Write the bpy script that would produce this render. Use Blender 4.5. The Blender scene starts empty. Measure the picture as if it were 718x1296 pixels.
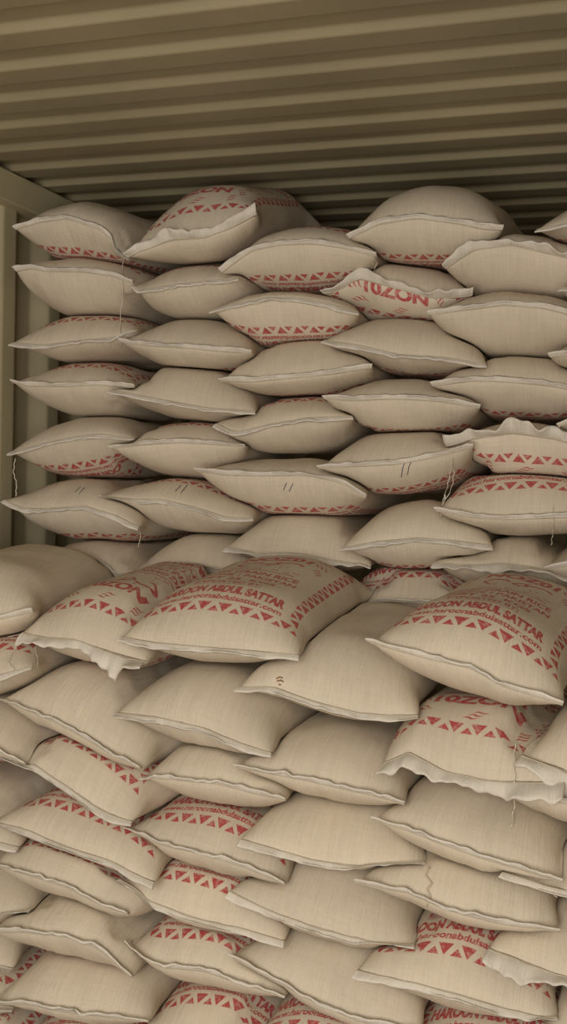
import bpy, math, random
import numpy as np
from mathutils import Matrix, Vector

scene = bpy.context.scene
COL = scene.collection
R = math.radians
# ------------------------------------------------------------------ camera
EYE = 1.5
FPX, PW, PH = 1370.0, 718, 1296
YAW, PITCH, ROLL = R(18.44), R(2.22), R(-1.51)
def cam_axes():
    cy, sy, cp, sp, cr, sr = math.cos(YAW), math.sin(YAW), math.cos(PITCH), math.sin(PITCH), math.cos(ROLL), math.sin(ROLL)
    f = np.array([-sy * cp, cy * cp, -sp]); r = np.array([cy, sy, 0.0]); u = np.cross(r, f)
    return cr * r - sr * u, sr * r + cr * u, f
RX, UP, FW = cam_axes()
cd = bpy.data.cameras.new('camera'); cam = bpy.data.objects.new('camera', cd); COL.objects.link(cam)
cd.sensor_fit = 'AUTO'; cd.sensor_width = 36.0; cd.lens = FPX / PH * 36.0; cd.clip_start = .02
m = Matrix.Identity(4)
for k, ax in enumerate((RX, UP, -FW)):
    for j in range(3): m[j][k] = ax[j]
m.translation = Vector((0, 0, EYE)); cam.matrix_world = m
scene.camera = cam
def at(px, py, Y):
    d = (px - PW / 2) * RX / FPX + (PH / 2 - py) * UP / FPX + FW
    return d * Y / d[1] + np.array([0, 0, EYE])

# ------------------------------------------------------------------ light: daylight through the open container doors
w = bpy.data.worlds.new('world'); scene.world = w; w.use_nodes = True
bg = w.node_tree.nodes['Background']; bg.inputs[0].default_value = (0.95, 0.98, 1.0, 1); bg.inputs[1].default_value = 0.65
XL, XR, ZC, Y0, Y1 = -1.93, 0.60, EYE + .9, -1.1, 4.45
def area(name, loc, rot, sx, sy, power, col):
    l = bpy.data.lights.new(name, 'AREA'); l.shape = 'RECTANGLE'; l.size = sx; l.size_y = sy; l.energy = power; l.color = col
    o = bpy.data.objects.new(name, l); o.location = loc; o.rotation_euler = rot; COL.objects.link(o); return o
area('doorway_daylight', ((XL + XR) / 2 + .22, Y0 - .25, 1.42), (R(90), 0, 0), 2.3, 2.4, 108, (1.0, .955, .87))
scene.view_settings.view_transform = 'Standard'; scene.view_settings.look = 'None'
scene.view_settings.gamma = 1.0; scene.view_settings.exposure = 0.0; scene.view_settings.use_curve_mapping = False
scene.cycles.use_denoising = True
scene.cycles.max_bounces = 8; scene.cycles.diffuse_bounces = 5

# ------------------------------------------------------------------ helpers
def mat(name, col, rough=.8, bump=None, var=.0, vscale=4.0, bscale=60):
    M = bpy.data.materials.new(name); M.use_nodes = True
    nt = M.node_tree; b = nt.nodes['Principled BSDF']; b.inputs['Roughness'].default_value = rough
    b.inputs['Base Color'].default_value = (*col, 1)
    tc = nt.nodes.new('ShaderNodeTexCoord')
    if var:
        n = nt.nodes.new('ShaderNodeTexNoise'); n.inputs['Scale'].default_value = vscale; n.inputs['Detail'].default_value = 6
        nt.links.new(tc.outputs['Object'], n.inputs['Vector'])
        mp = nt.nodes.new('ShaderNodeMapRange'); mp.inputs[1].default_value = .3; mp.inputs[2].default_value = .7
        mp.inputs[3].default_value = 1 - var; mp.inputs[4].default_value = 1 + var
        nt.links.new(n.outputs[0], mp.inputs[0])
        mx = nt.nodes.new('ShaderNodeVectorMath'); mx.operation = 'SCALE'; mx.inputs[0].default_value = col
        nt.links.new(mp.outputs[0], mx.inputs['Scale']); nt.links.new(mx.outputs[0], b.inputs['Base Color'])
    if bump:
        n2 = nt.nodes.new('ShaderNodeTexNoise'); n2.inputs['Scale'].default_value = bscale; n2.inputs['Detail'].default_value = 4
        nt.links.new(tc.outputs['Object'], n2.inputs['Vector'])
        bp = nt.nodes.new('ShaderNodeBump'); bp.inputs['Strength'].default_value = bump; bp.inputs['Distance'].default_value = .002
        nt.links.new(n2.outputs[0], bp.inputs['Height']); nt.links.new(bp.outputs[0], b.inputs['Normal'])
    return M
def mesh_obj(name, V, F, material, parent=None, smooth=False, kind=None):
    me = bpy.data.meshes.new(name); me.from_pydata([tuple(map(float, v)) for v in V], [], F); me.materials.append(material)
    if smooth: me.polygons.foreach_set('use_smooth', [True] * len(me.polygons))
    me.update()
    o = bpy.data.objects.new(name, me); COL.objects.link(o)
    if parent is not None: o.parent = parent
    if kind: o['kind'] = kind
    return o
def box(a, b):
    (x0, y0, z0), (x1, y1, z1) = a, b
    V = [(x0, y0, z0), (x1, y0, z0), (x1, y1, z0), (x0, y1, z0), (x0, y0, z1), (x1, y0, z1), (x1, y1, z1), (x0, y1, z1)]
    F = [(0, 3, 2, 1), (4, 5, 6, 7), (0, 1, 5, 4), (1, 2, 6, 5), (2, 3, 7, 6), (3, 0, 4, 7)]
    return V, F
def sheet(profile, e0, e1, thick):
    """extrude a 2-D profile [(along, depth)] between two functions giving 3-D points; thick moves the second skin"""
    n = len(profile)
    V = [e0(a, d) for a, d in profile] + [e1(a, d) for a, d in profile] + [e0(a, d + thick) for a, d in profile] + [e1(a, d + thick) for a, d in profile]
    F = []
    for i in range(n - 1):
        F += [(i, i + 1, n + i + 1, n + i), (2 * n + i, 3 * n + i, 3 * n + i + 1, 2 * n + i + 1),
              (i, 2 * n + i, 2 * n + i + 1, i + 1), (n + i, n + i + 1, 3 * n + i + 1, 3 * n + i)]
    F += [(0, n, 3 * n, 2 * n), (n - 1, 3 * n - 1, 4 * n - 1, 2 * n - 1)]
    return V, F
def softprofile(pts, r=.006):
    out = []
    for i, p in enumerate(pts):
        if i == 0 or i == len(pts) - 1: out.append(p); continue
        p = np.array(p); a = np.array(pts[i - 1]) - p; b = np.array(pts[i + 1]) - p
        a = a / np.linalg.norm(a) * min(r, np.linalg.norm(a) * .4); b = b / np.linalg.norm(b) * min(r, np.linalg.norm(b) * .4)
        for t in (0, .33, .67, 1): out.append(tuple(p + a * (1 - t) ** 2 + b * t ** 2))
    return out

# ------------------------------------------------------------------ container shell
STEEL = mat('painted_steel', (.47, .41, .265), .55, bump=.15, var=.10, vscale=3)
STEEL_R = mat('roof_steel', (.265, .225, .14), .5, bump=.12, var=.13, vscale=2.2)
WOOD = mat('plywood_floor', (.22, .14, .08), .7, bump=.3, var=.3, vscale=8)
DARK = mat('outer_panel', (.2, .19, .15), .7)
# roof: corrugations run across the container
PR = .187; prof = []
y = Y0; ph0 = (1.806 % PR)
k = math.floor((Y0 - ph0) / PR)
pts = []
while True:
    s = ph0 + k * PR
    if s > Y1 + .2: break
    pts += [(s - .009, .017), (s + .008, 0), (s + .088, 0), (s + .102, .017)]   # high flat, steep drop facing the doors, low flat, rise
    k += 1
pts = [p for p in pts if p[0] > Y0 - .05 and p[0] < Y1 + .1]
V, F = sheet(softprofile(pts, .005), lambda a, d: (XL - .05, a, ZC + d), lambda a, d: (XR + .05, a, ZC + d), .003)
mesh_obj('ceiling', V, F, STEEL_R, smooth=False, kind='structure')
# side walls: vertical corrugations
def wall_profile(y0, y1, start):
    pts = []; k = math.floor((y0 - start) / .278)
    while True:
        s = start + k * .278
        if s > y1 + .3: break
        pts += [(s, 0), (s + .066, .036), (s + .140, .036), (s + .206, 0)]
        k += 1
    return [p for p in pts if y0 - .3 <= p[0] <= y1 + .3]
WP = softprofile(wall_profile(Y0, Y1, 3.025), .008)
V, F = sheet(WP, lambda a, d: (XL - d, a, 0), lambda a, d: (XL - d, a, ZC + .03), .003)
mesh_obj('wall_left', V, F, STEEL, kind='structure')
V, F = sheet(WP, lambda a, d: (XR + d, a, 0), lambda a, d: (XR + d, a, ZC + .03), .003)
mesh_obj('wall_right', V, F, STEEL, kind='structure')
EP = softprofile([(XL - .04, 0)] + [p for p in wall_profile(XL, XR, XL + .1) if XL < p[0] < XR] + [(XR + .04, 0)], .008)
V, F = sheet(EP, lambda a, d: (a, Y1 + d, 0), lambda a, d: (a, Y1 + d, ZC + .03), .003)
mesh_obj('wall_back', V, F, STEEL, kind='structure')
for nm, xa, xb in (('trim_1', XL - .04, XL + .045), ('trim_2', XR - .045, XR + .04)):
    V, F = box((xa, Y0, ZC - .10), (xb, Y1, ZC - .004)); o = mesh_obj(nm, V, F, STEEL, kind='structure')
    bv = o.modifiers.new('bevel', 'BEVEL'); bv.width = .006; bv.segments = 3
V, F = box((XL - .06, Y0, -.04), (XR + .06, Y1 + .06, 0)); mesh_obj('floor', V, F, WOOD, kind='structure')

# ------------------------------------------------------------------ the red print, drawn as a mask
PANW, PANL = .46, .70
SC = 1800
def text_tris(s, bold=.02, shear=0.0):
    c = bpy.data.curves.new('t', 'FONT'); c.body = s; c.offset = bold; c.shear = shear; c.resolution_u = 3
    o = bpy.data.objects.new('t', c); COL.objects.link(o)
    dg = bpy.context.evaluated_depsgraph_get(); me = bpy.data.meshes.new_from_object(o.evaluated_get(dg))
    me.calc_loop_triangles()
    v = np.array([x.co[:2] for x in me.vertices]); t = [tuple(l.vertices) for l in me.loop_triangles]
    bpy.data.objects.remove(o); bpy.data.curves.remove(c); bpy.data.meshes.remove(me)
    return v, t
class Mask:
    def __init__(s): s.a = np.zeros((int(PANL * SC), int(PANW * SC)), np.float32)
    def poly(s, P, rot=False, val=1):
        """fill a convex polygon, panel metres"""
        P = np.array(P, float)
        if rot: P = np.array([PANW, PANL]) - P
        P = P * SC
        x0, y0 = np.floor(P.min(0)).astype(int) - 1; x1, y1 = np.ceil(P.max(0)).astype(int) + 1
        x0 = max(x0, 0); y0 = max(y0, 0); x1 = min(x1, s.a.shape[1]); y1 = min(y1, s.a.shape[0])
        if x1 <= x0 or y1 <= y0: return
        gx, gy = np.meshgrid(np.arange(x0, x1) + .5, np.arange(y0, y1) + .5)
        A = 0
        for i in range(len(P)):
            q, r_ = P[i], P[(i + 1) % len(P)]; A += q[0] * r_[1] - r_[0] * q[1]
        if abs(A) < 1e-9: return
        sg = 1 if A > 0 else -1
        d = np.full(gx.shape, 1e9)
        for i in range(len(P)):
            q, r_ = P[i], P[(i + 1) % len(P)]; e = r_ - q; L = math.hypot(*e)
            if L < 1e-6: continue
            d = np.minimum(d, sg * (e[0] * (gy - q[1]) - e[1] * (gx - q[0])) / L)
        c = (d > -.02) if len(P) == 3 and val == 2 else np.clip(d + .5, 0, 1)
        s.a[y0:y1, x0:x1] = np.maximum(s.a[y0:y1, x0:x1], c)
    def text(s, txt, cx, base, width, height, rot=False, bold=.02, shear=0.0):
        v, t = text_tris(txt, bold, shear)
        cap = .70
        v = v.copy(); x0, x1 = v[:, 0].min(), v[:, 0].max()
        v[:, 0] = (v[:, 0] - (x0 + x1) / 2) / (x1 - x0) * width + cx; v[:, 1] = v[:, 1] / cap * height + base
        for q in t: s.poly(v[list(q)], rot, 2)
    def stroke(s, pts, wd, rot=False):
        for i in range(len(pts) - 1):
            p, q = np.array(pts[i], float), np.array(pts[i + 1], float); e = q - p; L = np.linalg.norm(e)
            if L < 1e-6: continue
            w0 = wd[i] if hasattr(wd, '__len__') else wd; w1 = wd[i + 1] if hasattr(wd, '__len__') else wd
            n = np.array([-e[1], e[0]]) / L; s.poly([p - n * w0 / 2, q - n * w1 / 2, q + n * w1 / 2, p + n * w0 / 2], rot)
def arc(cx, cy, rx, ry, a0, a1, n=10):
    return [(cx + rx * math.cos(R(a0 + (a1 - a0) * i / n)), cy + ry * math.sin(R(a0 + (a1 - a0) * i / n))) for i in range(n + 1)]
BX0, BX1, BY0, BH = .052, .408, .088, .026
def make_mask():
    M = Mask()
    n = 8; p = (BX1 - BX0) / n
    for rot in (False, True):
        for i in range(n):
            x = BX0 + i * p
            M.poly([(x + .002, BY0 + BH), (x + p - .012, BY0 + BH), (x + (p - .010) / 2, BY0)], rot)
            M.poly([(x + p / 2 + .007, BY0), (x + p + .008, BY0), (x + p - .003, BY0 + BH * .62)], rot)
        ln = PANL - 2 * BY0 - 2 * BH; q = ln / 12
        for i in range(12):
            yy = BY0 + BH + .006 + i * q
            M.poly([(BX1 + .002, yy), (BX1 + .002, yy + q - .012), (BX1 - BH + .004, yy + (q - .012) / 2)], rot)
            M.poly([(BX1 - BH + .004, yy + q / 2 + .004), (BX1 - BH + .004, yy + q + .004), (BX1 - .006, yy + q - .004)], rot)
    # end A: exporter text
    cx = PANW / 2
    tx = cx - .008
    M.text('www.haroonabdulsattar.com', tx, .1255, .285, .0165, bold=.036, shear=.12)
    M.text('HAROON ABDUL SATTAR', tx, .1525, .285, .029, bold=.062)
    M.text('EXPORTED BY:', tx - .005, .204, .155, .018, bold=.03)
    M.stroke([(tx - .085, .197), (tx + .075, .197)], .0025)
    M.text('NET 25  KGS', tx, .237, .18, .022, bold=.032)
    M.text('ORIGINE ! PAKISTAN', tx, .274, .25, .022, bold=.032)
    M.text('LONG GRAIN RICE', tx, .310, .24, .025, bold=.032)
    M.stroke([(cx - .09, .352), (cx - .03, .350), (cx + .03, .354), (cx + .09, .351)], [.004, .006, .004, .005])
    for k_, (dx, dy) in enumerate(((-.07, .012), (-.045, .016), (-.01, .012), (.03, .016), (.06, .010), (.08, .018))):
        M.stroke([(cx + dx, .355 + dy), (cx + dx + .008, .358 + dy), (cx + dx + .016, .354 + dy)], .004)
    # end B: big word, arabic word and grain marks
    M.text('10ZON', cx, .178, .175, .036, True, bold=.05, shear=.10)
    def grains(x, y_, tilt, sc=1.0):
        for i in range(3):
            ox, oy = (i - 1) * .010 * math.sin(R(tilt)), (i - 1) * .010 * math.cos(R(tilt))
            c, s_ = math.cos(R(tilt)), math.sin(R(tilt))
            P = [(-.014, -.002), (-.005, .002), (.004, -.001), (.014, .003)]
            sh = (i - 1) * .008
            M.stroke([(x - ox * 1 + sc * ((u + sh) * c - v * s_), y_ + oy + sc * ((u + sh) * s_ + v * c)) for u, v in P], [.001, .0045, .0045, .001], True)
    for g in ((.118, .200, -70), (.125, .150, -45), (cx + .005, .138, -8), (.325, .148, 35), (.345, .200, 60), (.350, .250, 55), (.112, .255, 70)): grains(*g)
    W_ = .009
    M.stroke(arc(cx + .045, .262, .030, .022, 200, 395), [.004] + [W_] * 9 + [.003], True)
    M.stroke([(cx + .074, .262), (cx + .060, .282), (cx + .042, .280)], [.004, W_, .004], True)
    M.stroke(arc(cx - .008, .262, .016, .015, -20, 250), [.003] + [W_] * 9 + [.004], True)
    M.stroke([(cx + .006, .270), (cx - .004, .248), (cx - .03, .240)], [.004, W_, .004], True)
    M.stroke(arc(cx - .055, .262, .028, .018, 190, 350), [.003] + [W_] * 9 + [.004], True)
    for dx, dy in ((-.055, .292), (-.04, .296), (-.01, .290), (.04, .300), (.055, .298), (-.02, .232), (.03, .228)):
        M.poly([(cx + dx - .004, dy), (cx + dx, dy - .004), (cx + dx + .004, dy), (cx + dx, dy + .004)], True)
    return M.a
mask = make_mask()
hgt, wid = mask.shape
img = bpy.data.images.new('print_mask', wid, hgt, alpha=False, float_buffer=False); img.colorspace_settings.name = 'Non-Color'
buf = np.ones((hgt, wid, 4), np.float32); buf[..., :3] = mask[..., None]
img.pixels.foreach_set(buf.ravel()); img.update(); img.pack()

def sack_material(name, base, printed, hem=False):
    M = bpy.data.materials.new(name); M.use_nodes = True; nt = M.node_tree; N = nt.nodes; Lk = nt.links
    b = N['Principled BSDF']; b.inputs['Roughness'].default_value = .62 if not hem else .5
    b.inputs['Specular IOR Level'].default_value = .25
    uv = N.new('ShaderNodeUVMap'); uv.uv_map = 'UVMap'
    oi = N.new('ShaderNodeObjectInfo')
    def noise(scale, vec, sx=1, sy=1, det=3):
        mp = N.new('ShaderNodeMapping'); mp.inputs['Scale'].default_value = (sx, sy, 1); Lk.new(vec, mp.inputs[0])
        cm = N.new('ShaderNodeCombineXYZ'); Lk.new(oi.outputs['Random'], cm.inputs[2]); Lk.new(oi.outputs['Random'], cm.inputs[0])
        ad = N.new('ShaderNodeVectorMath'); ad.operation = 'MULTIPLY_ADD'; ad.inputs[1].default_value = (37, 37, 37)
        Lk.new(cm.outputs[0], ad.inputs[0]); Lk.new(mp.outputs[0], ad.inputs[2])
        n = N.new('ShaderNodeTexNoise'); n.inputs['Scale'].default_value = scale; n.inputs['Detail'].default_value = det
        Lk.new(ad.outputs[0], n.inputs['Vector']); return n.outputs[0]
    def rng(s, a, b_, c, d):
        m_ = N.new('ShaderNodeMapRange'); m_.inputs[1].default_value = a; m_.inputs[2].default_value = b_
        m_.inputs[3].default_value = c; m_.inputs[4].default_value = d; Lk.new(s, m_.inputs[0]); return m_.outputs[0]
    def mul(a, b_):
        x = N.new('ShaderNodeMath'); x.operation = 'MULTIPLY'; Lk.new(a, x.inputs[0]); Lk.new(b_, x.inputs[1]); return x.outputs[0]
    weft = noise(9, uv.outputs[0], 14, .7); warp = noise(9, uv.outputs[0], .8, 18); blot = noise(3.2, uv.outputs[0], 1, 1.4, 5)
    f = mul(mul(rng(weft, .3, .7, .955, 1.045), rng(warp, .3, .7, .97, 1.03)), mul(rng(blot, .3, .75, 1.04, .92), rng(oi.outputs['Random'], 0, 1, .95, 1.05)))
    sc = N.new('ShaderNodeVectorMath'); sc.operation = 'SCALE'; sc.inputs[0].default_value = base; Lk.new(f, sc.inputs['Scale'])
    colour = sc.outputs[0]
    if printed:
        im = N.new('ShaderNodeTexImage'); im.image = img; im.extension = 'CLIP'; im.interpolation = 'Cubic'; Lk.new(uv.outputs[0], im.inputs[0])
        wear = noise(60, uv.outputs[0], 1, 1.6, 4); wr = rng(wear, .33, .52, .55, .95)
        thr = noise(9, uv.outputs[0], 30, 30, 2); wr2 = mul(wr, rng(thr, .3, .6, .8, 1))
        mx = N.new('ShaderNodeMix'); mx.data_type = 'RGBA'
        Lk.new(mul(im.outputs[0], wr2), mx.inputs[0]); Lk.new(colour, mx.inputs[6]); mx.inputs[7].default_value = (.40, .016, .03, 1)
        colour = mx.outputs[2]
    Lk.new(colour, b.inputs['Base Color'])
    # weave and soft creases
    w1 = N.new('ShaderNodeTexWave'); w1.bands_direction = 'X'; w1.inputs['Scale'].default_value = 60; w1.inputs['Distortion'].default_value = 1
    w2 = N.new('ShaderNodeTexWave'); w2.bands_direction = 'Y'; w2.inputs['Scale'].default_value = 95; w2.inputs['Distortion'].default_value = 1
    Lk.new(uv.outputs[0], w1.inputs[0]); Lk.new(uv.outputs[0], w2.inputs[0])
    cr = noise(7, uv.outputs[0], 3.2, 1.1, 5)
    a1 = N.new('ShaderNodeMath'); a1.operation = 'MULTIPLY_ADD'; a1.inputs[1].default_value = .10; Lk.new(w1.outputs[1], a1.inputs[0])
    a2 = N.new('ShaderNodeMath'); a2.operation = 'MULTIPLY_ADD'; a2.inputs[1].default_value = .07; Lk.new(w2.outputs[1], a2.inputs[0])
    a3 = N.new('ShaderNodeMath'); a3.operation = 'MULTIPLY_ADD'; a3.inputs[1].default_value = .5; Lk.new(weft, a3.inputs[0]); Lk.new(cr, a3.inputs[2])
    Lk.new(a3.outputs[0], a2.inputs[2]); Lk.new(a2.outputs[0], a1.inputs[2])
    bp = N.new('ShaderNodeBump'); bp.inputs['Strength'].default_value = .55; bp.inputs['Distance'].default_value = .006
    Lk.new(a1.outputs[0], bp.inputs['Height']); Lk.new(bp.outputs[0], b.inputs['Normal'])
    return M
CLOTH = sack_material('woven_sack_cloth', (.60, .515, .405), True)
HEM = sack_material('sack_hem_cloth', (.68, .62, .54), False, True)
THREAD = mat('sewing_thread', (.50, .42, .31), .8)
PALE = mat('pale_thread', (.62, .56, .46), .8)
INK = mat('marker_ink', (.05, .05, .09), .6)
SPOT = mat('brown_stain', (.22, .12, .03), .8, var=.4, vscale=60)

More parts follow.
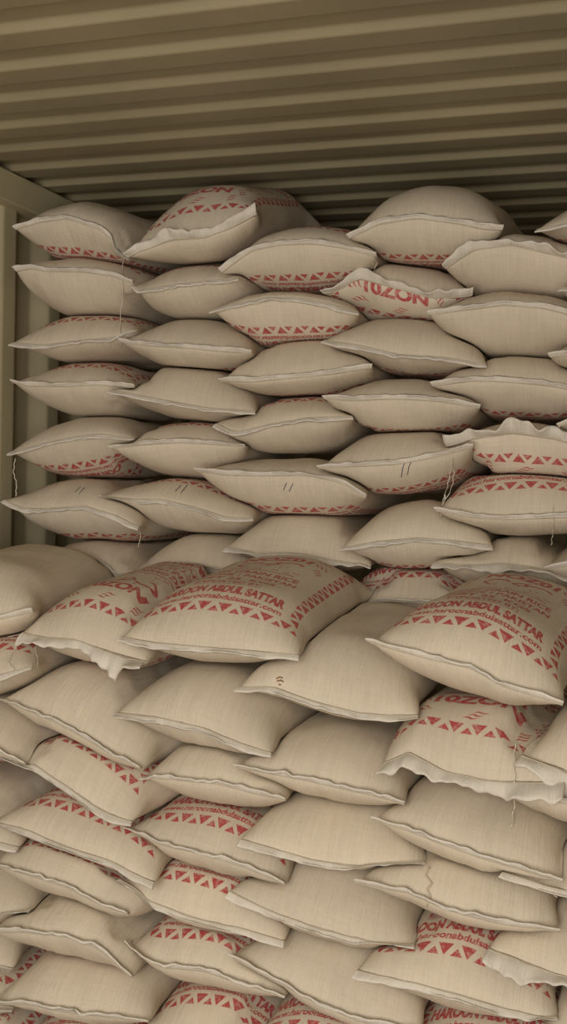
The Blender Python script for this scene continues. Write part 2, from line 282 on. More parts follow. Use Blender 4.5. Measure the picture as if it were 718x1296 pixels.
# every sack: id, seam of its mouth (left ear to right ear), crest, underside, distance, turn, print on top, print below, options, label, group
ROWS = [
  ('1a', [(20, 291), (50, 284), (90, 279), (130, 292), (165, 328)], 243, 327, 3.0, -0.02, 0, 'A', {'tilt': 0.12}, 'rice sack with red triangles on its underside, crowning the column beside the left container wall', 'rice sacks in the far stack'),
  ('1b', [(17, 345), (40, 341), (60, 345), (110, 346), (145, 351), (175, 362)], 322, 399, 3.0, 0, 'A', 0, {'blunt': 1}, 'blunt-ended plain rice sack directly under the top sack beside the left container wall', 'rice sacks in the far stack'),
  ('1c', [(18, 434), (60, 437), (110, 431), (140, 428), (172, 420)], 397, 461, 3.01, 0, 'A', 0, {'vb': -0.03}, 'rice sack with a red triangle band along its crest, third down beside the left wall', 'rice sacks in the far stack'),
  ('1d', [(17, 484), (40, 490), (90, 490), (130, 488), (172, 496)], 457, 528, 3.0, 0, 'A', 0, {}, 'sack with red web address over red triangles on its crest, fourth beside left wall', 'rice sacks in the far stack'),
  ('1e', [(14, 572), (55, 562), (95, 553), (130, 549), (170, 555)], 520, 598, 3.0, 0, 0, 'A', {}, 'rice sack with a red band below and a thread hanging from its left corner', 'rice sacks in the far stack'),
  ('1f', [(6, 632), (30, 643), (70, 643), (110, 640), (150, 652), (178, 668)], 599, 680, 2.97, -0.03, 0, 'A', {'vb': -0.03}, 'rice sack with two pen strokes and a left corner touching the container wall', 'rice sacks in the far stack'),
  ('1g', [(30, 725), (60, 722), (105, 716), (140, 726), (190, 735)], 671, 760, 2.99, 0, 0, 0, {}, 'half-hidden plain sack between the pen-marked wall sack and big rounded near sack', 'rice sacks in the far stack'),
  ('2a', [(162, 326), (185, 318), (220, 306), (262, 303), (295, 290), (326, 272)], 244, 347, 2.98, 0, 'B', 0, {'hem': 0.035, 'fold': 70, 'tilt': 0.22}, 'big rice sack with a loose white flap and red word on top, below the roof', 'rice sacks in the far stack'),
  ('2b', [(167, 358), (180, 368), (215, 362), (260, 357), (308, 351)], 336, 407, 3.0, 0, 'A', 0, {'blunt': 1}, 'small blunt plain rice sack under the big top sack with a loose white flap', 'rice sacks in the far stack'),
  ('2c', [(153, 433), (190, 439), (240, 442), (280, 446), (320, 448)], 402, 472, 2.99, 0, 0, 'A', {'vb': -0.03}, 'plain rice sack with a thin red line underneath, third down in the second far column', 'rice sacks in the far stack'),
  ('2d', [(143, 494), (175, 500), (220, 508), (270, 517), (322, 520)], 461, 535, 2.99, 0, 0, 0, {}, 'wholly plain rice sack, fourth down in the second far column', 'rice sacks in the far stack'),
  ('2e', [(140, 568), (180, 564), (230, 561), (270, 563), (312, 566)], 528, 601, 3.0, 0, 'A', 0, {}, "rice sack with a red triangle band on its crest above the second column's marked sack", 'rice sacks in the far stack'),
  ('2f', [(130, 628), (165, 631), (210, 632), (255, 643), (290, 655), (320, 655)], 603, 670, 2.98, 0, 'A', 0, {}, 'rice sack with two slanting pen strokes and red triangles along its crest, second far column', 'rice sacks in the far stack'),
  ('2g', [(168, 725), (210, 722), (250, 722), (290, 727), (330, 732)], 669, 760, 3.0, 0, 0, 0, {}, 'half-hidden plain rice sack just behind the printed web-address sack on the near stack', 'rice sacks in the far stack'),
  ('3a', [(283, 345), (320, 319), (358, 312), (400, 311), (440, 316), (474, 325)], 276, 359, 2.98, -0.02, 'A', 'A', {'tilt': 0.1}, 'rice sack with red print above and below its seam, topmost of the middle far column', 'rice sacks in the far stack'),
  ('3b', [(268, 393), (300, 385), (340, 378), (380, 378), (420, 385), (455, 396)], 360, 431, 2.99, 0, 0, 'A', {}, 'sack with red triangles and inverted web address below, second in the middle far column', 'rice sacks in the far stack'),
  ('3c', [(279, 482), (320, 485), (370, 480), (420, 475), (472, 466)], 428, 502, 2.98, 0, 0, 'A', {'vb': -0.03}, 'rice sack with a thin red band underneath, third down in the middle far column', 'rice sacks in the far stack'),
  ('3d', [(275, 536), (300, 547), (340, 538), (390, 529), (445, 526)], 502, 575, 2.99, 0, 'A', 0, {}, 'rice sack with red triangles on its crest and a square right corner, middle far column', 'rice sacks in the far stack'),
  ('3e', [(252, 597), (290, 602), (340, 603), (390, 602), (435, 612), (462, 630)], 573, 650, 2.97, -0.02, 0, 'A', {'vb': -0.03}, 'rice sack with two pen strokes and red triangles below, fifth down the middle far column', 'rice sacks in the far stack'),
  ('3f', [(290, 692), (330, 700), (380, 702), (430, 710), (468, 715)], 640, 722, 2.99, 0, 0, 0, {'hem': 0.025, 'fold': -50}, "plain rice sack with a ragged folded mouth just above the near stack's large printed sack", 'rice sacks in the far stack'),
  ('4a', [(441, 303), (480, 286), (530, 279), (580, 285), (615, 292), (638, 291)], 229, 334, 2.97, 0, 0, 'A', {'tilt': 0.16, 'vb': -0.03}, 'large swollen rice sack rising highest towards the roof with red triangles beneath', 'rice sacks in the far stack'),
  ('4b', [(408, 374), (430, 368), (455, 354), (500, 366), (550, 379), (600, 376)], 326, 408, 3.03, 0, 0, 'C', {'hem': 0.03, 'fold': 60, 'x': 0}, 'rice sack with torn flap and red word on its end, under the highest swollen sack', 'rice sacks in the far stack'),
  ('4c', [(413, 431), (455, 437), (510, 450), (560, 452), (613, 461)], 404, 474, 2.98, 0, 0, 'A', {'vb': -0.03}, 'slanting rice sack directly below the torn sack whose end shows a red word', 'rice sacks in the far stack'),
  ('4d', [(411, 505), (450, 508), (500, 506), (560, 509), (608, 517)], 475, 550, 2.97, 0, 0, 'A', {'vb': -0.03}, 'rice sack with red triangles below, resting on the sack with tall pen strokes', 'rice sacks in the far stack'),
  ('4e', [(404, 593), (450, 591), (500, 589), (545, 581), (575, 573), (600, 566)], 546, 632, 2.96, -0.02, 0, 'A', {}, 'rice sack with tall pen strokes above red triangles and web address, loose threads at right', 'rice sacks in the far stack'),
  ('4f', [(432, 694), (475, 685), (530, 680), (580, 684), (624, 690)], 625, 716, 2.95, 0, 0, 'A', {'vb': -0.03}, 'rice sack with red triangles below its seam, lowest full sack in the fourth far column', 'rice sacks in the far stack'),
  ('4g', [(428, 762), (470, 766), (520, 766), (565, 764), (610, 770)], 711, 790, 2.98, 0, 'A', 0, {}, 'half-hidden rice sack with red triangles on its crest, between the two printed near sacks', 'rice sacks in the far stack'),
  ('5b', [(566, 340), (600, 318), (650, 312), (700, 324), (755, 340)], 282, 366, 2.99, 0, 'B', 0, {'hem': 0.03, 'fold': 50}, 'rice sack with a wavy white mouth flap, beside the highest swollen sack', 'rice sacks in the far stack'),
  ('5c', [(542, 399), (590, 394), (640, 388), (690, 392), (760, 410)], 358, 442, 2.96, 0, 'A', 0, {}, 'wide plain rice sack with a straight seam under the wavy-flapped sack at the right', 'rice sacks in the far stack'),
  ('5d', [(549, 489), (600, 483), (650, 485), (700, 490), (765, 503)], 441, 524, 2.98, 0, 0, 'A', {'vb': -0.03}, 'wide rice sack with red triangles beneath, resting on the torn sack at the right', 'rice sacks in the far stack'),
  ('5e', [(566, 572), (600, 556), (650, 549), (700, 556), (770, 575)], 521, 606, 2.97, 0, 0, 'B', {'hem': 0.045, 'fold': 60, 'vb': 0.05}, 'sack with crumpled torn flap over red triangles and grain marks, right of far stack', 'rice sacks in the far stack'),
  ('5f', [(553, 647), (600, 656), (650, 658), (700, 656), (770, 655)], 592, 684, 2.95, 0, 'A', 0, {}, 'sack with red exporter name and web address on its crest, under the torn sack', 'rice sacks in the far stack'),
  ('5g', [(551, 712), (590, 715), (640, 712), (700, 720), (765, 728)], 672, 752, 2.97, 0, 0, 0, {'hem': 0.03, 'fold': -40}, 'plain sack with ragged mouth behind the printed sack at right of near stack', 'rice sacks in the far stack'),
  ('6a', [(681, 291), (720, 282), (780, 275), (840, 285), (880, 300)], 243, 302, 2.94, 0, 'A', 'A', {'tilt': 0.15}, 'rice sack cut by the right edge of the photo just below the roof', 'rice sacks in the far stack'),
  ('6b', [(708, 366), (740, 362), (800, 362), (900, 375)], 325, 400, 2.96, 0, 0, 0, {}, 'sack corner poking in at the right edge beside the wavy-flapped rice sack', 'rice sacks in the far stack'),
  ('6c', [(697, 452), (740, 450), (800, 448), (890, 460)], 410, 478, 2.96, 0, 0, 0, {}, 'sack corner at the right edge below the wide plain rice sack', 'rice sacks in the far stack'),
  ('6d', [(706, 541), (740, 528), (800, 528), (900, 540)], 486, 560, 2.94, 0, 0, 0, {}, 'sack with two pen strokes at the right edge beside the torn rice sack', 'rice sacks in the far stack'),
  ('6e', [(725, 600), (780, 605), (900, 615)], 565, 640, 2.96, 0, 0, 0, {}, 'barely visible sack at right edge beside the exporter-name sack of the far stack', 'rice sacks in the far stack'),
  ('6f', [(690, 721), (730, 715), (800, 705), (900, 712)], 676, 745, 2.92, 0, 0, 0, {}, "sack corner at the right edge just above the near stack's right printed sack", 'rice sacks in the far stack'),
  ('P0', [(-175, 790), (-110, 798), (-40, 790), (10, 782), (42, 775)], 700, 850, 2.33, 0.02, 0, 0, {'tilt': 0.05, 'hu': 0.14}, 'big rounded plain rice sack at the left edge, on top of the near stack', 'rice sacks in the near stack'),
  ('P1', [(28, 800), (60, 806), (100, 808), (140, 822), (188, 838)], 722, 852, 2.34, -0.04, 'B', 'B', {'hem': 0.05, 'fold': -65, 'tilt': 0.12, 'shift': -0.005, 'hp': ((0, 1.1), (0.12, 0.6), (0.5, 0.6), (0.7, 0.9), (0.85, 1.25), (1, 1.15))}, 'rice sack with ragged torn mouth and red foreign word on top of the near stack', 'rice sacks in the near stack'),
  ('P2', [(155, 806), (200, 812), (260, 817), (320, 822), (378, 829)], 708, 850, 2.3, -0.02, 'A', 0, {'tilt': 0.12}, 'large rice sack showing red exporter name and address, overlapping the ragged-mouthed printed sack', 'rice sacks in the near stack'),
  ('P3', [(472, 814), (540, 832), (600, 845), (640, 868), (700, 890)], 738, 893, 2.26, -0.06, 'A', 0, {'tilt': 0.1}, 'large rice sack showing red exporter name and address, at the right on the near stack', 'rice sacks in the near stack'),
  ('Q3', [(302, 870), (350, 868), (390, 882), (450, 899), (490, 904), (530, 905)], 775, 917, 2.3, -0.02, 0, 0, {'tilt': 0.1}, 'plain sack with a small brown spot at left corner, between two large printed sacks', 'rice sacks in the near stack'),
  ('Q0', [(-165, 850), (-100, 850), (-40, 865), (40, 842)], 790, 905, 2.3, 0, 'A', 0, {}, 'rice sack with red print cut by the left edge, below the big rounded plain sack', 'rice sacks in the near stack'),
  ('Q1', [(2, 885), (60, 905), (100, 925), (140, 950), (183, 975)], 830, 990, 2.3, -0.1, 0, 'A', {'hu': 0.13}, 'plain rice sack sloping steeply right, just below the ragged-mouthed printed sack', 'rice sacks in the near stack'),
  ('Q2', [(148, 902), (200, 905), (260, 918), (310, 940), (343, 953)], 840, 960, 2.28, -0.04, 0, 0, {'hu': 0.12}, 'plain rice sack left of the brown-spotted sack, below the large printed sack', 'rice sacks in the near stack'),
  ('Q4', [(480, 968), (520, 950), (570, 975), (620, 985), (712, 988)], 872, 1000, 2.25, -0.04, 'B', 0, {'hem': 0.045, 'fold': -60, 'hu': 0.13, 'hp': ((0, 1.3), (0.3, 0.7), (0.6, 0.8), (0.85, 1.0), (1, 1.3)), 'blunt': 1, 'shift': 0.03}, 'rice sack with red word 10ZON and white mouth flap below the right printed sack', 'rice sacks in the near stack'),
  ('Q5', [(660, 965), (700, 975), (760, 985), (850, 1000)], 885, 1010, 2.24, -0.04, 0, 'A', {'hem': 0.05, 'fold': -60, 'hu': 0.14}, 'plain rice sack at right edge overlapping the sack that reads 10ZON', 'rice sacks in the near stack'),
  ('R0', [(-160, 910), (-100, 930), (-30, 935), (36, 968)], 895, 985, 2.29, -0.04, 0, 'A', {}, 'plain rice sack at the left edge beside the steep sack with red triangles', 'rice sacks in the near stack'),
  ('R1', [(2, 940), (50, 965), (100, 998), (135, 1025), (168, 1040)], 912, 1045, 2.26, -0.1, 'A', 0, {}, 'steeply tilted rice sack with a red triangle band, tucked under the steep plain sack', 'rice sacks in the near stack'),
  ('R2', [(183, 984), (230, 986), (280, 990), (320, 1002), (362, 1013)], 922, 1030, 2.27, -0.02, 0, 0, {}, "small plain rice sack resting on the second near column's uppermost web-address sack", 'rice sacks in the near stack'),
  ('R3', [(300, 970), (350, 979), (400, 988), (460, 1002), (514, 1018)], 908, 1022, 2.26, -0.03, 0, 0, {}, 'plain rice sack directly below the sack with the small brown spot', 'rice sacks in the near stack'),
  ('R4', [(474, 1036), (520, 1050), (584, 1074), (650, 1095), (713, 1116)], 970, 1125, 2.21, -0.05, 0, 0, {}, 'broad plain rice sack below the flap of the sack that reads 10ZON', 'rice sacks in the near stack'),
  ('R5', [(632, 1004), (680, 1008), (740, 1020), (830, 1045)], 985, 1060, 2.22, -0.04, 0, 0, {}, 'plain rice sack at the right edge below the white mouth flaps', 'rice sacks in the near stack'),
  ('S0', [(-170, 1010), (-100, 1035), (-40, 1050), (22, 1072)], 990, 1090, 2.27, -0.04, 0, 0, {}, 'plain sack at the left edge, its corner above the middle of the near stack', 'rice sacks in the near stack'),
  ('S1', [(-5, 1040), (40, 1048), (90, 1068), (140, 1085), (194, 1116)], 985, 1120, 2.24, -0.06, 'A', 0, {'vt': 0.02}, 'rice sack with start of red web address, below the steep sack with red triangle band', 'rice sacks in the near stack'),
  ('S2', [(165, 1050), (210, 1068), (260, 1078), (310, 1095), (360, 1118)], 995, 1125, 2.25, -0.05, 'A', 0, {'vt': 0.035}, 'uppermost rice sack showing a web address band in the second near column', 'rice sacks in the near stack'),
  ('S3', [(308, 1062), (350, 1072), (400, 1085), (460, 1093), (535, 1096)], 1003, 1105, 2.23, 0, 0, 0, {}, 'plain rice sack in the middle near column, two below the sack with brown spot', 'rice sacks in the near stack'),
  ('S4', [(456, 1118), (520, 1128), (580, 1152), (640, 1168), (686, 1173)], 1068, 1178, 2.19, -0.03, 0, 0, {}, 'plain rice sack with a wavy brown thread lying across it', 'rice sacks in the near stack'),
  ('S5', [(636, 1100), (680, 1112), (740, 1128), (830, 1150)], 1050, 1145, 2.19, -0.04, 0, 0, {}, 'bunched plain rice sack at the right edge, right of the sack with the wavy thread', 'rice sacks in the near stack'),
  ('T0', [(-165, 1130), (-100, 1140), (-30, 1150), (38, 1160)], 1095, 1190, 2.25, -0.03, 0, 0, {}, 'plain sack at the left edge low in the near stack, beside a blunt-ended sack', 'rice sacks in the near stack'),
  ('T1', [(-10, 1092), (40, 1105), (90, 1120), (135, 1145), (172, 1160)], 1062, 1176, 2.22, -0.06, 'A', 0, {'blunt': 1, 'vt': 0.02}, 'rice sack with red triangles on its crest and a blunt knotted right end', 'rice sacks in the near stack'),
  ('T2', [(155, 1122), (200, 1140), (260, 1160), (310, 1172), (358, 1190)], 1082, 1192, 2.23, -0.04, 'A', 0, {'vt': 0.035}, 'second rice sack down showing a web address band in the second near column', 'rice sacks in the near stack'),
  ('T3', [(294, 1128), (340, 1148), (400, 1168), (460, 1185), (522, 1202)], 1080, 1205, 2.21, -0.03, 0, 0, {}, 'plain sack in middle near column, one lower and left of the wavy-thread sack', 'rice sacks in the near stack'),
  ('T5', [(620, 1200), (660, 1212), (710, 1230), (770, 1245), (840, 1260)], 1128, 1265, 2.16, -0.03, 0, 0, {'hem': 0.04, 'fold': -50}, 'plain rice sack with a white folded mouth at the lower right edge', 'rice sacks in the near stack'),
  ('V0', [(-165, 1170), (-100, 1190), (-40, 1205), (15, 1225)], 1160, 1240, 2.22, 0, 0, 'A', {}, 'rice sack with red print low at the left edge of the photo', 'rice sacks in the near stack'),
  ('V1', [(-10, 1180), (40, 1178), (90, 1182), (130, 1200), (167, 1236)], 1138, 1236, 2.19, -0.04, 0, 'A', {}, 'rice sack with red triangles below its seam, under the blunt knotted sack', 'rice sacks in the near stack'),
  ('V2', [(163, 1200), (210, 1222), (260, 1225), (310, 1242), (362, 1262)], 1160, 1265, 2.2, -0.04, 'A', 0, {'vt': 0.035}, 'third and lowest full rice sack with a web address band in the second near column', 'rice sacks in the near stack'),
  ('V3', [(298, 1212), (350, 1238), (400, 1262), (460, 1290), (530, 1305)], 1165, 1315, 2.18, -0.05, 0, 0, {}, 'plain rice sack near the bottom, left of the lowest right-hand sack with exporter name', 'rice sacks in the near stack'),
  ('T4', [(455, 1228), (520, 1238), (580, 1252), (640, 1272), (702, 1290)], 1148, 1298, 2.15, -0.03, 'A', 0, {'vt': 0.035}, 'wide rice sack with exporter name on top, below the wavy-thread sack at lower right', 'rice sacks in the near stack'),
  ('V5', [(690, 1295), (740, 1310), (800, 1320), (900, 1340)], 1240, 1340, 2.13, 0, 0, 0, {}, 'plain sack in the bottom right corner of the photo', 'rice sacks in the near stack'),
  ('W0', [(-165, 1260), (-100, 1265), (-40, 1270), (20, 1275)], 1210, 1300, 2.17, 0, 'A', 0, {}, 'plain sack at the very bottom of the left edge', 'rice sacks in the near stack'),
  ('W1', [(-5, 1270), (40, 1268), (90, 1278), (140, 1284), (187, 1292)], 1212, 1300, 2.16, -0.02, 0, 0, {}, 'plain rice sack at the bottom left, lowest whole sack in its column', 'rice sacks in the near stack'),
  ('W2', [(168, 1318), (220, 1318), (270, 1322), (345, 1335)], 1245, 1350, 2.17, -0.02, 'A', 0, {}, 'sack with red triangles on its crest, cut by the bottom edge in second column', 'rice sacks in the near stack'),
  ('W3', [(310, 1330), (360, 1340), (420, 1350), (500, 1370)], 1255, 1380, 2.15, -0.03, 'A', 0, {'vt': 0.035}, 'rice sack with a web address cut by the bottom edge in the middle', 'rice sacks in the near stack'),
  ('W4', [(495, 1345), (540, 1355), (600, 1365), (700, 1385)], 1262, 1400, 2.13, -0.03, 'A', 0, {'vt': 0.035}, 'rice sack with exporter name cut by the bottom edge at the right of centre', 'rice sacks in the near stack'),
  ('X1', [(0, 1355), (60, 1360), (120, 1365), (190, 1375)], 1275, 1400, 2.14, 0, 'A', 0, {}, 'rice sack with exporter name cut by the bottom edge at far left', 'rice sacks in the near stack'),
  ('X0', [(-170, 1330), (-100, 1335), (-40, 1338), (22, 1345)], 1280, 1370, 2.15, 0, 'A', 0, {}, 'rice sack in the bottom left corner on the container floor', 'rice sacks in the near stack'),
]

# ------------------------------------------------------------------ sacks
LEN = .62
NU, NV = 72, 46                                     # around, along
def sm(t): t = np.clip(t, 0, 1); return t * t * (3 - 2 * t)
class Sack: pass
def build(i, row):
    s = Sack(); s.id, px, top, bot, Y, dY, s.pt, s.pb, opt, s.label, s.group = row
    s.opt = opt; rnd = np.random.RandomState(1000 + i); s.rnd = rnd
    if s.id[0] in '123456': Y = Y - .12
    n = len(px); t = np.array([(p[0] - px[0][0]) / (px[-1][0] - px[0][0]) for p in px])
    near = s.id[0] in 'PQRSTVWX'; s.near = near
    P = np.array([at(p[0], p[1], Y - dY / 2 + dY * tt) for p, tt in zip(px, t)])
    if px[-1][0] > 640:                             # sacks cut by the right edge of the frame keep their full width
        d = P[-1] - P[0]; W = np.linalg.norm(d[:2])
        if W < .40: P[-1] = P[-1] + np.array([1, dY / .4, -.02]) * (.41 - W)
    A, B = P[0], P[-1]
    C = (A + B) / 2; d = B - A; s.W = float(np.hypot(d[0], d[1])); s.yaw = math.atan2(d[1], d[0])
    s.ex = np.array([math.cos(s.yaw), math.sin(s.yaw)]); s.ey = np.array([-s.ex[1], s.ex[0]])
    s.C = C[:2]; s.z0 = C[2]; s.slope = d[2] / s.W
    xs = (P[:, :2] - s.C) @ s.ex; dz = P[:, 2] - (s.z0 + s.slope * xs)
    s.xs, s.dz = xs, dz
    xm = (px[0][0] + px[-1][0]) / 2; ym = np.interp(xm, [q[0] for q in px], [q[1] for q in px])
    zm = at(xm, ym, Y)[2]
    hu = at(xm, top, Y + .1)[2] - zm; hd = zm - at(xm, bot, Y + (.1 if not near else .05))[2]
    if near:
        hd = np.clip(hd, .05, .085); hu = .095
        if s.id[0] == 'P' or s.id == 'Q3': hu = .12
    s.hu = opt.get('hu', float(np.clip(hu, .055, .150))); s.hd = opt.get('hd', float(np.clip(hd, .045, .115)))
    s.tilt = opt.get('tilt', .05 if near else .0); s.L = opt.get('len', LEN)
    s.k1 = rnd.uniform(0, 6.28, 12)
    return s
def seam_dev(s, x):
    # smooth interpolation of the traced seam
    return np.interp(x, s.xs, s.dz)
def zc(s, x, y):
    g = np.exp(-np.clip(y, 0, 9) / .13)
    bump = seam_dev(s, np.clip(x, -s.W / 2, s.W / 2))
    return s.z0 + s.slope * x * (.45 + .55 * g) + bump * g + s.tilt * (y - .0) 
def halfw(s, yy):
    if s.opt.get('blunt'): return s.W / 2 * (.93 + .07 * prof(yy) )
    return s.W / 2 * (1 - .085 * sm(yy / .11) + .02 * np.sin(yy * 9 + s.k1[0]))
def prof(yy): q = np.clip(yy / .16, 0, 1); return np.clip(1 - (1 - q) ** 2.1, 0, 1) ** .62
def kexp(yy, s=None):
    if s is not None and s.opt.get('blunt'): return .80 + 0 * yy
    return 1.02 - (.22 if s is None or s.near else .19) * sm(yy / .16)
def surf(s, x, y, up):
    """height of the top (up=1) or bottom (up=-1) skin at local x, y, continued past the outline"""
    yy = np.minimum(y, s.L - y); out = np.clip(-yy, 0, None); yc = np.clip(yy, 0, None)
    a = halfw(s, yc); r_ = np.abs(x) / a; ox = np.clip(np.abs(x) - a, 0, None)
    h = np.clip(1 - np.clip(r_, 0, 1) ** 2, 0, 1) ** (kexp(yc, s) / 2)
    b = (s.hu if up > 0 else s.hd) * prof(yc) * h
    dist = np.hypot(out, ox)
    return zc(s, x, np.clip(y, 0, s.L)) + up * (b - dist * 1.6), dist
GX = np.arange(-2.6, 1.2, .01); GY = np.arange(1.9, 3.8, .01)
WX, WY = np.meshgrid(GX, GY)
def smin(a, b, k=.012):
    h = np.clip(.5 + .5 * (b - a) / k, 0, 1); return b * (1 - h) + a * h - k * h * (1 - h)
ORDER = {}
def clampall(SK):
    for s in SK:
        lx = (WX - s.C[0]) * s.ex[0] + (WY - s.C[1]) * s.ex[1]; ly = (WX - s.C[0]) * s.ey[0] + (WY - s.C[1]) * s.ey[1]
        s.T, dT = surf(s, lx, ly, 1); s.Bt, _ = surf(s, lx, ly, -1)
        s.inn = dT < .004; s.near_ = dT < .05; s.U = s.T + .05; s.Lo = s.Bt - .05
    n = len(SK)
    for ps in range(3):
        for i in range(n):
            for j in range(i + 1, n):
                a, b = SK[i], SK[j]
                if np.hypot(*(a.C - b.C)) > 1.0: continue
                ov = a.inn & b.inn
                if not ov.any(): continue
                if (i, j) not in ORDER:
                    ma = ((a.T + a.Bt) / 2)[ov].mean(); mb = ((b.T + b.Bt) / 2)[ov].mean()
                    ORDER[(i, j)] = 0 if abs(ma - mb) > .35 else (1 if ma > mb else -1)
                o_ = ORDER[(i, j)]
                if not o_: continue
                hi, lo = (a, b) if o_ > 0 else (b, a)
                mid = .5 * (hi.Bt + lo.T); reg = hi.near_ & lo.near_
                e = .0028
                if ps: bad = reg & (hi.Bt < lo.T + .001); lo.U = np.where(bad, np.minimum(lo.U, mid - e), lo.U); hi.Lo = np.where(bad, np.maximum(hi.Lo, mid + e), hi.Lo)
                else:
                    lo.U = np.where(reg, smin(lo.U, mid - e), lo.U)
                    hi.Lo = np.where(reg, -smin(-hi.Lo, -(mid + e)), hi.Lo)
        for s in SK:
            c = s.U < s.Lo + .010; md = (s.U + s.Lo) / 2
            s.U = np.where(c, md + .005, s.U); s.Lo = np.where(c, md - .005, s.Lo)
            s.T = np.maximum(np.minimum(s.T, s.U), s.Lo); s.Bt = np.minimum(np.maximum(s.Bt, s.Lo), s.U)
def samp(G, x, y):
    fx = np.clip((x - GX[0]) / .01, 0, len(GX) - 1.001); fy = np.clip((y - GY[0]) / .01, 0, len(GY) - 1.001)
    ix = fx.astype(int); iy = fy.astype(int); u = fx - ix; v = fy - iy
    return G[iy, ix] * (1 - u) * (1 - v) + G[iy, ix + 1] * u * (1 - v) + G[iy + 1, ix] * (1 - u) * v + G[iy + 1, ix + 1] * u * v
def blur(G):
    H = np.pad(G, 1, mode='edge'); return (H[1:-1, :-2] + H[1:-1, 2:] + H[:-2, 1:-1] + H[2:, 1:-1] + 4 * H[1:-1, 1:-1]) / 8
def nz(x, y, k, f):
    return (np.sin(x * f + k[0]) * np.sin(y * f * .8 + k[1]) + .6 * np.sin(x * f * 1.9 + y * f * .7 + k[2]) + .5 * np.sin(-x * f * 1.3 + y * f * 2.1 + k[3])) / 2.1
def gather(u, k):
    g = .5 * np.sin(u * 38 + k[4]) + .35 * np.sin(u * 67 + k[5] + 2 * np.sin(u * 9 + k[6])) + .35 * np.sin(u * 21 + k[7]) + .2 * np.sin(u * 110 + k[8])
    return g * (.55 + .45 * np.sin(u * 7 + k[9]))
def make_mesh(s):
    for _ in range(2): s.U = blur(s.U); s.Lo = blur(s.Lo)
    t = np.linspace(0, 1, NV) ** 1.25; ys = s.L * (.5 - .5 * np.cos(np.pi * t)); ys[0] = 0; ys[-1] = s.L
    th = np.linspace(0, 2 * np.pi, NU, endpoint=False)
    yy = np.minimum(ys, s.L - ys); a = halfw(s, yy)
    X = a[:, None] * np.cos(th)[None]; Yl = np.repeat(ys[:, None], NU, 1); YY = np.repeat(yy[:, None], NU, 1)
    sn = np.sin(th)[None]; up = np.where(sn >= -1e-9, 1, -1)
    h = np.abs(sn) ** kexp(YY, s); bb = np.where(up > 0, s.hu, s.hd) * prof(YY) * h
    Z0 = zc(s, X, Yl); Z = Z0 + up * bb
    # lumps of the filling
    lump = nz(X, Yl, s.k1, 13) * .0055 + nz(X, Yl, s.k1[3:], 27) * .0022
    Z = Z + up * lump * prof(YY) * h
    # mid edge of the mouth leans out a little
    Yb = Yl - .016 * np.exp(-Yl / .08) * (1 - (X / (s.W / 2)) ** 2)
    ax_, ay_ = s.ex, s.ey
    # gathers that run in from the sewn mouth
    u = X / s.W
    G = gather(u, s.k1) * .0055 * np.exp(-YY / .055) * (.35 + .65 * sm(YY / .03)) * (1 - .5 * np.abs(u))
    Yb = Yb - G * np.where(Yl < s.L / 2, 1, -1); Z = Z + up * G * .5 * prof(YY)
    wx = s.C[0] + X * ax_[0] + Yb * ay_[0]; wy = s.C[1] + X * ax_[1] + Yb * ay_[1]
    U = samp(s.U, wx, wy); Lo = samp(s.Lo, wx, wy)
    c = U < Lo + .006; md = (U + Lo) / 2; U = np.where(c, md + .003, U); Lo = np.where(c, md - .003, Lo)
    Zt = np.where(up > 0, smin(Z, U, .006), Z); Zt = np.where(up < 0, -smin(-Z, -Lo, .006), Zt)
    Zt = np.maximum(np.minimum(Zt, U), Lo)
    Zt = np.maximum(Zt, .004)
    # side walls of the container hold the bulge
    lim = XL + .006
    wx = np.where(wx < lim + .03, lim + .03 * np.exp((wx - lim - .03) / .03), wx)
    wx = np.minimum(wx, XR - .006)
    s.wx, s.wy, s.wz = wx, wy, Zt; s.ys = ys; s.th = th
    # ---- vertices: rings j=0..NV-1 ; the mouth ring j=0 is flat (top and bottom meet)
    V = []; idx = np.zeros((NV, NU), int)
    half = NU // 2
    for j in range(NV):
        flat = j in (0, NV - 1)
        for i in range(NU):
            if flat and i > half: idx[j, i] = idx[j, NU - i]; continue
            idx[j, i] = len(V); V.append((wx[j, i], wy[j, i], Zt[j, i]))
    V = np.array(V); org = np.array([s.C[0], s.C[1], s.z0])
    F = []; UV = []
    # arc lengths for the print
    Zu = Z0 + up * bb
    def arcl(col):
        q = np.stack([ys, Zu[:, col]], 1); return np.concatenate([[0], np.cumsum(np.hypot(*np.diff(q, axis=0).T))])
    vt, vb = arcl(half // 2), arcl(half + half // 2)
    vt = vt / PANL; vb = vb / PANL
    jm = NV // 2; q = np.stack([X[jm], Zu[jm]], 1); q = np.vstack([q, q[:1]]); cl = np.concatenate([[0], np.cumsum(np.hypot(*np.diff(q, axis=0).T))])
    ct = cl[half]; cb = cl[-1] - ct
    sh = s.opt.get('shift', 0.0)
    def uvof(j, i, topside):
        if topside: uu = 1 - cl[i] / ct; vv = vt[j]
        else: uu = 1 - (cl[i] - ct) / cb; vv = vb[j]          # outside view of the underside
        vv = vv + s.opt.get('vt' if topside else 'vb', 0.0)
        uu = (uu - .5) * min((ct if topside else cb), .47) / PANW + .5 + sh
        p = s.pt if topside else s.pb
        if not topside: pass
        if p == 'B': uu, vv = 1 - uu, 1 - vv
        elif p == 'C': vv = .705 + vv
        elif not p: uu += 3
        return uu, vv
    for j in range(NV - 1):
        for i in range(NU):
            i2 = i + 1; f = [idx[j, i], idx[j + 1, i], idx[j + 1, i2 % NU], idx[j, i2 % NU]]
            topside = i < half
            uvs = [uvof(j, i, topside), uvof(j + 1, i, topside), uvof(j + 1, i2, topside), uvof(j, i2, topside)]
            ff = []; uu_ = []
            for v_, q_ in zip(f, uvs):
                if v_ not in ff: ff.append(v_); uu_.append(q_)
            if len(ff) >= 3: F.append(ff); UV += uu_
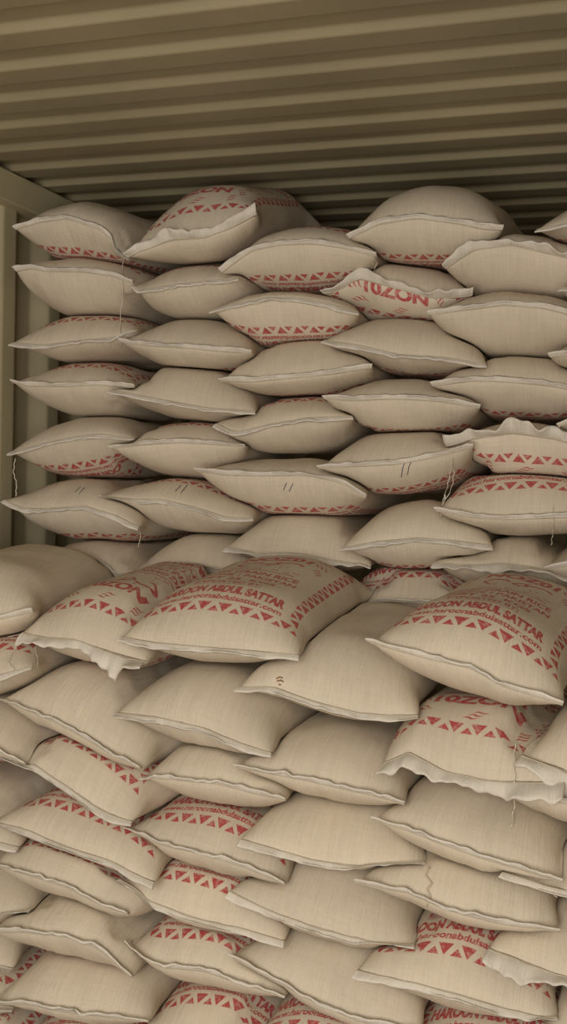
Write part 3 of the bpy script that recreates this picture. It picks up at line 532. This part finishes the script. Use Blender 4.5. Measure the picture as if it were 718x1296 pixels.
    me = bpy.data.meshes.new('rice_sack'); me.from_pydata([tuple(v) for v in (V - org)], [], F)
    me.materials.append(CLOTH); me.polygons.foreach_set('use_smooth', [True] * len(F))
    lay = me.uv_layers.new(name='UVMap'); lay.data.foreach_set('uv', np.array(UV, np.float32).ravel()); me.update()
    o = bpy.data.objects.new('rice_sack', me); o.location = org; COL.objects.link(o); s.o = o; s.org = org
    o['label'] = s.label; o['category'] = 'sack'; o['group'] = s.group
    make_hem(s)
    return o
def make_hem(s):
    half = NU // 2; rnd = s.rnd; k = s.k1
    line = np.stack([s.wx[0, :half + 1], s.wy[0, :half + 1], s.wz[0, :half + 1]], 1)[::-1]      # left to right
    d = np.concatenate([[0], np.cumsum(np.linalg.norm(np.diff(line, axis=0), axis=1))]); n = 70
    tt = np.linspace(0, d[-1], n); Ln = np.stack([np.interp(tt, d, line[:, c]) for c in range(3)], 1)
    for _ in range(2): Ln[1:-1] = (Ln[:-2] + 2 * Ln[1:-1] + Ln[2:]) / 4
    u = tt / d[-1]
    h0 = s.opt.get('hem', .0205); fold = s.opt.get('fold', (70 if rnd.rand() < .5 else -64)); wide = h0 > .022
    if wide:
        hp = s.opt.get('hp', ((0, 1), (1, 1))); h = h0 * np.interp(u, [q[0] for q in hp], [q[1] for q in hp]) * (1 + .22 * np.sin(u * 11 + k[0]) + .09 * np.sin(u * 27 + k[1]) + .04 * np.sin(u * 83 + k[2]))
    else: h = h0 * (1 + .16 * np.sin(u * 11 + k[0]) + .10 * np.sin(u * 29 + k[1]))
    h = np.clip(h, .006, None)
    amp = 20 if wide else 9
    ang = R(1) * (fold + amp * np.sin(u * 9 + k[2]) + amp * .6 * np.sin(u * 23 + k[3]) + (amp * .5) * np.sin(u * 51 + k[4]))
    # the fold relaxes to lie straight at the ears
    ang = ang * (1 - .45 * np.abs(2 * u - 1) ** 4)
    fwd = -s.ey; th_ = .0016; M = 6 if wide else 4
    V = []
    for q in range(M + 1):
        r_ = q / M
        a_ = ang * (.35 + .65 * r_) if not wide else ang * (.3 + .7 * r_) + R(1) * 20 * np.sin(u * 17 + r_ * 3 + k[5]) * r_ + R(1) * 5 * np.sin(u * 47 + k[7]) * r_
        if q == 0: y_ = np.full(n, -.002); z_ = np.zeros(n)
        else: y_ = y_ + h / M * np.cos(a_); z_ = z_ + h / M * np.sin(a_)
        rip = (.0022 if wide else .0009) * r_ * np.sin(u * 75 + k[6])
        cx = Ln[:, 0] + fwd[0] * (y_ + rip) + s.ex[0] * (u - .5) * .012 * r_; cy = Ln[:, 1] + fwd[1] * (y_ + rip) + s.ex[1] * (u - .5) * .012 * r_; cz = Ln[:, 2] + z_
        nx, nzv = -np.sin(a_), np.cos(a_)
        V.append(np.stack([cx + fwd[0] * nx * th_, cy + fwd[1] * nx * th_, cz + nzv * th_], 1))
        V.append(np.stack([cx - fwd[0] * nx * th_, cy - fwd[1] * nx * th_, cz - nzv * th_], 1))
    A = np.stack(V); A[..., 0] = np.maximum(A[..., 0], XL + .003); A[..., 2] = np.maximum(A[..., 2], .004)
    hU = samp(s.U, A[..., 0], A[..., 1]) - .0015; hL = samp(s.Lo, A[..., 0], A[..., 1]) + .0015
    cc = hU < hL; md = (hU + hL) / 2; hU = np.where(cc, md, hU); hL = np.where(cc, md, hL)
    upv = (np.arange(2 * M + 2) % 2 == 0)[:, None]
    if not wide: A[..., 2] = np.where(upv, np.clip(A[..., 2], hL + .0012, np.maximum(hU, hL + .0012)), np.clip(A[..., 2], np.minimum(hL, hU - .0012), hU - .0012))
    ring = [2 * q for q in range(M + 1)] + [2 * q + 1 for q in range(M, -1, -1)]
    F = []; UV = []
    for i in range(n - 1):
        for c in range(len(ring)):
            r0, r1 = ring[c], ring[(c + 1) % len(ring)]
            F.append((r0 * n + i, r0 * n + i + 1, r1 * n + i + 1, r1 * n + i))
            UV += [(u[i], r0 * .01), (u[i + 1], r0 * .01), (u[i + 1], r1 * .01), (u[i], r1 * .01)]
    for i in (0, n - 1):
        f = [r_ * n + i for r_ in ring]; F.append(f if i else f[::-1]); UV += [(u[i], .01 * r_) for r_ in ring]
    VV = A.reshape(-1, 3) - s.org
    me = bpy.data.meshes.new('hem'); me.from_pydata([tuple(v) for v in VV], [], F); me.materials.append(HEM)
    me.polygons.foreach_set('use_smooth', [True] * len(F))
    lay = me.uv_layers.new(name='UVMap'); lay.data.foreach_set('uv', np.array(UV, np.float32).ravel()); me.update()
    o = bpy.data.objects.new('torn_flap' if wide else 'hem', me); COL.objects.link(o); o.parent = s.o
    if wide: o['label'] = 'loose crumpled white flap of sack mouth'
    # sewing thread along the mouth
    off = .0035 * np.sin(u * 160)
    P = A[2] + (0, 0, 0); P = P.copy(); sg = 1 if fold < 0 else -1
    P = (A[2] if sg > 0 else A[3]).copy(); P[:, :2] += fwd * .0007; P[:, 2] += sg * .0006
    tube('stitching', P - s.org, .0009, THREAD, s.o)
def tube(name, P, r, material, parent, sides=5):
    P = np.array(P, float); n = len(P); T = np.gradient(P, axis=0); T /= np.linalg.norm(T, axis=1)[:, None] + 1e-9
    ref = np.array([.13, .2, .97]); Nn = np.cross(T, ref); bad = np.linalg.norm(Nn, axis=1) < .1
    Nn[bad] = np.cross(T[bad], np.array([1, 0, 0])); Nn /= np.linalg.norm(Nn, axis=1)[:, None]; Bn = np.cross(T, Nn)
    V = []; F = []
    for i in range(n):
        for c in range(sides): a_ = 2 * np.pi * c / sides; V.append(P[i] + r * (np.cos(a_) * Nn[i] + np.sin(a_) * Bn[i]))
    for i in range(n - 1):
        for c in range(sides): c2 = (c + 1) % sides; F.append((i * sides + c, i * sides + c2, (i + 1) * sides + c2, (i + 1) * sides + c))
    F.append(list(range(sides))[::-1]); F.append([(n - 1) * sides + c for c in range(sides)])
    return mesh_obj(name, V, F, material, parent, smooth=True)

SK = [build(i, r_) for i, r_ in enumerate(ROWS)]
clampall(SK)
for s in SK: make_mesh(s)
BY = {s.id: s for s in SK}
bpy.context.view_layer.update()

# ------------------------------------------------------------------ marks and loose threads
from mathutils.bvhtree import BVHTree
EYEV = Vector((0, 0, EYE))
TREES = {s.id: BVHTree.FromPolygons([tuple(Vector(v.co) + Vector(s.org)) for v in s.o.data.vertices], [tuple(p.vertices) for p in s.o.data.polygons]) for s in SK}
def hit(px, py, ids=None):
    d = Vector(at(px, py, 2.5)) - EYEV; d.normalize(); best = None
    for k_ in (ids or TREES):
        r_ = TREES[k_].ray_cast(EYEV, d)
        if r_[0] is not None and (best is None or r_[3] < best[1]): best = (r_[0], r_[3], r_[1])
    return best, d
def path_on(ids, pix, lift=.0007, dense=8):
    out = []
    t = np.linspace(0, 1, (len(pix) - 1) * dense + 1); q = np.arange(len(pix)) / (len(pix) - 1)
    for x_, y_ in zip(np.interp(t, q, [p[0] for p in pix]), np.interp(t, q, [p[1] for p in pix])):
        h_, d = hit(x_, y_, ids)
        if h_: out.append(np.array(h_[0] - d * lift))
    return out
def mark(sid, pix, r, m_, name, lift=.0004, label=None):
    s = BY[sid]; P = path_on([sid], pix, lift)
    if len(P) < 3: return
    o = tube(name, np.array(P) - s.org, r, m_, s.o)
    if label: o['label'] = label
for sid, strokes in (('1f', (((95, 623), (102, 616)), ((100, 625), (107, 617)))),
                     ('2f', (((222, 622), (229, 614)), ((229, 624), (237, 614)))),
                     ('3e', (((359, 620), (363, 611)), ((366, 622), (371, 612)))),
                     ('4e', (((508, 604), (510, 592), (514, 582)), ((516, 601), (518, 590), (522, 582)))),
                     ('6d', (((710, 541), (716, 533)), ((715, 549), (724, 538))))):
    for st in strokes: mark(sid, st, .0011, INK, 'pen_mark')
for pix in (((350, 859), (354, 857), (358, 858)), ((351, 862), (356, 861), (359, 863)), ((353, 866), (356, 867))):
    mark('Q3', pix, .0017, SPOT, 'stain', 0)
mark('S4', [(544, 1098), (539, 1108), (547, 1118), (541, 1126), (545, 1134), (541, 1146)], .0024, THREAD, 'loose_thread', .001)
def hang(sid, pix, r=.0011, dy=.008):
    """a thread that starts at the sack's mouth and falls in front of the sacks beneath it"""
    s = BY[sid]; t = np.linspace(0, 1, 40); q = np.arange(len(pix)) / (len(pix) - 1)
    xs = np.interp(t, q, [p[0] for p in pix]); ys = np.interp(t, q, [p[1] for p in pix]); D = []
    for x_, y_ in zip(xs, ys):
        h_, d = hit(x_, y_); D.append(h_[0][1] - dy if h_ else s.C[1] - .02)
    D = np.minimum(D, min(D) + .05); 
    for _ in range(6): D[1:-1] = np.minimum(D[1:-1], (D[:-2] + D[2:]) / 2)
    P = np.array([at(x_, y_, Y_) for x_, y_, Y_ in zip(xs, ys, D)])
    P[:, 0] += .0015 * np.sin(np.arange(40) * .9)
    tube('loose_thread', P - s.org, r, PALE, s.o)
hang('2a', [(158, 322), (154, 345), (156, 375), (152, 400), (153, 440)])
hang('1e', [(19, 580), (17, 598), (21, 612), (20, 628)], .0014)
hang('1f', [(177, 668), (178, 680), (175, 692)])
hang('4e', [(573, 580), (570, 600), (565, 622), (557, 655)], .0011)
hang('4e', [(571, 580), (575, 600), (572, 618), (560, 640), (563, 625)], .0011)
hang('5f', [(700, 640), (701, 665), (698, 690)], .0009)
hang('Q4', [(652, 940), (651, 975), (652, 1010), (648, 1046)], .0014)
hang('P1', [(26, 812), (14, 828), (10, 838), (18, 848)], .0009)
hang('P1', [(44, 818), (48, 834), (47, 846)], .0009)
hang('P1', [(30, 802), (10, 806), (0, 815)], .0009)
hang('3a', [(472, 326), (478, 332), (474, 340)], .0009)
hang('S4', [(685, 1120), (695, 1128), (706, 1136)], .0009)
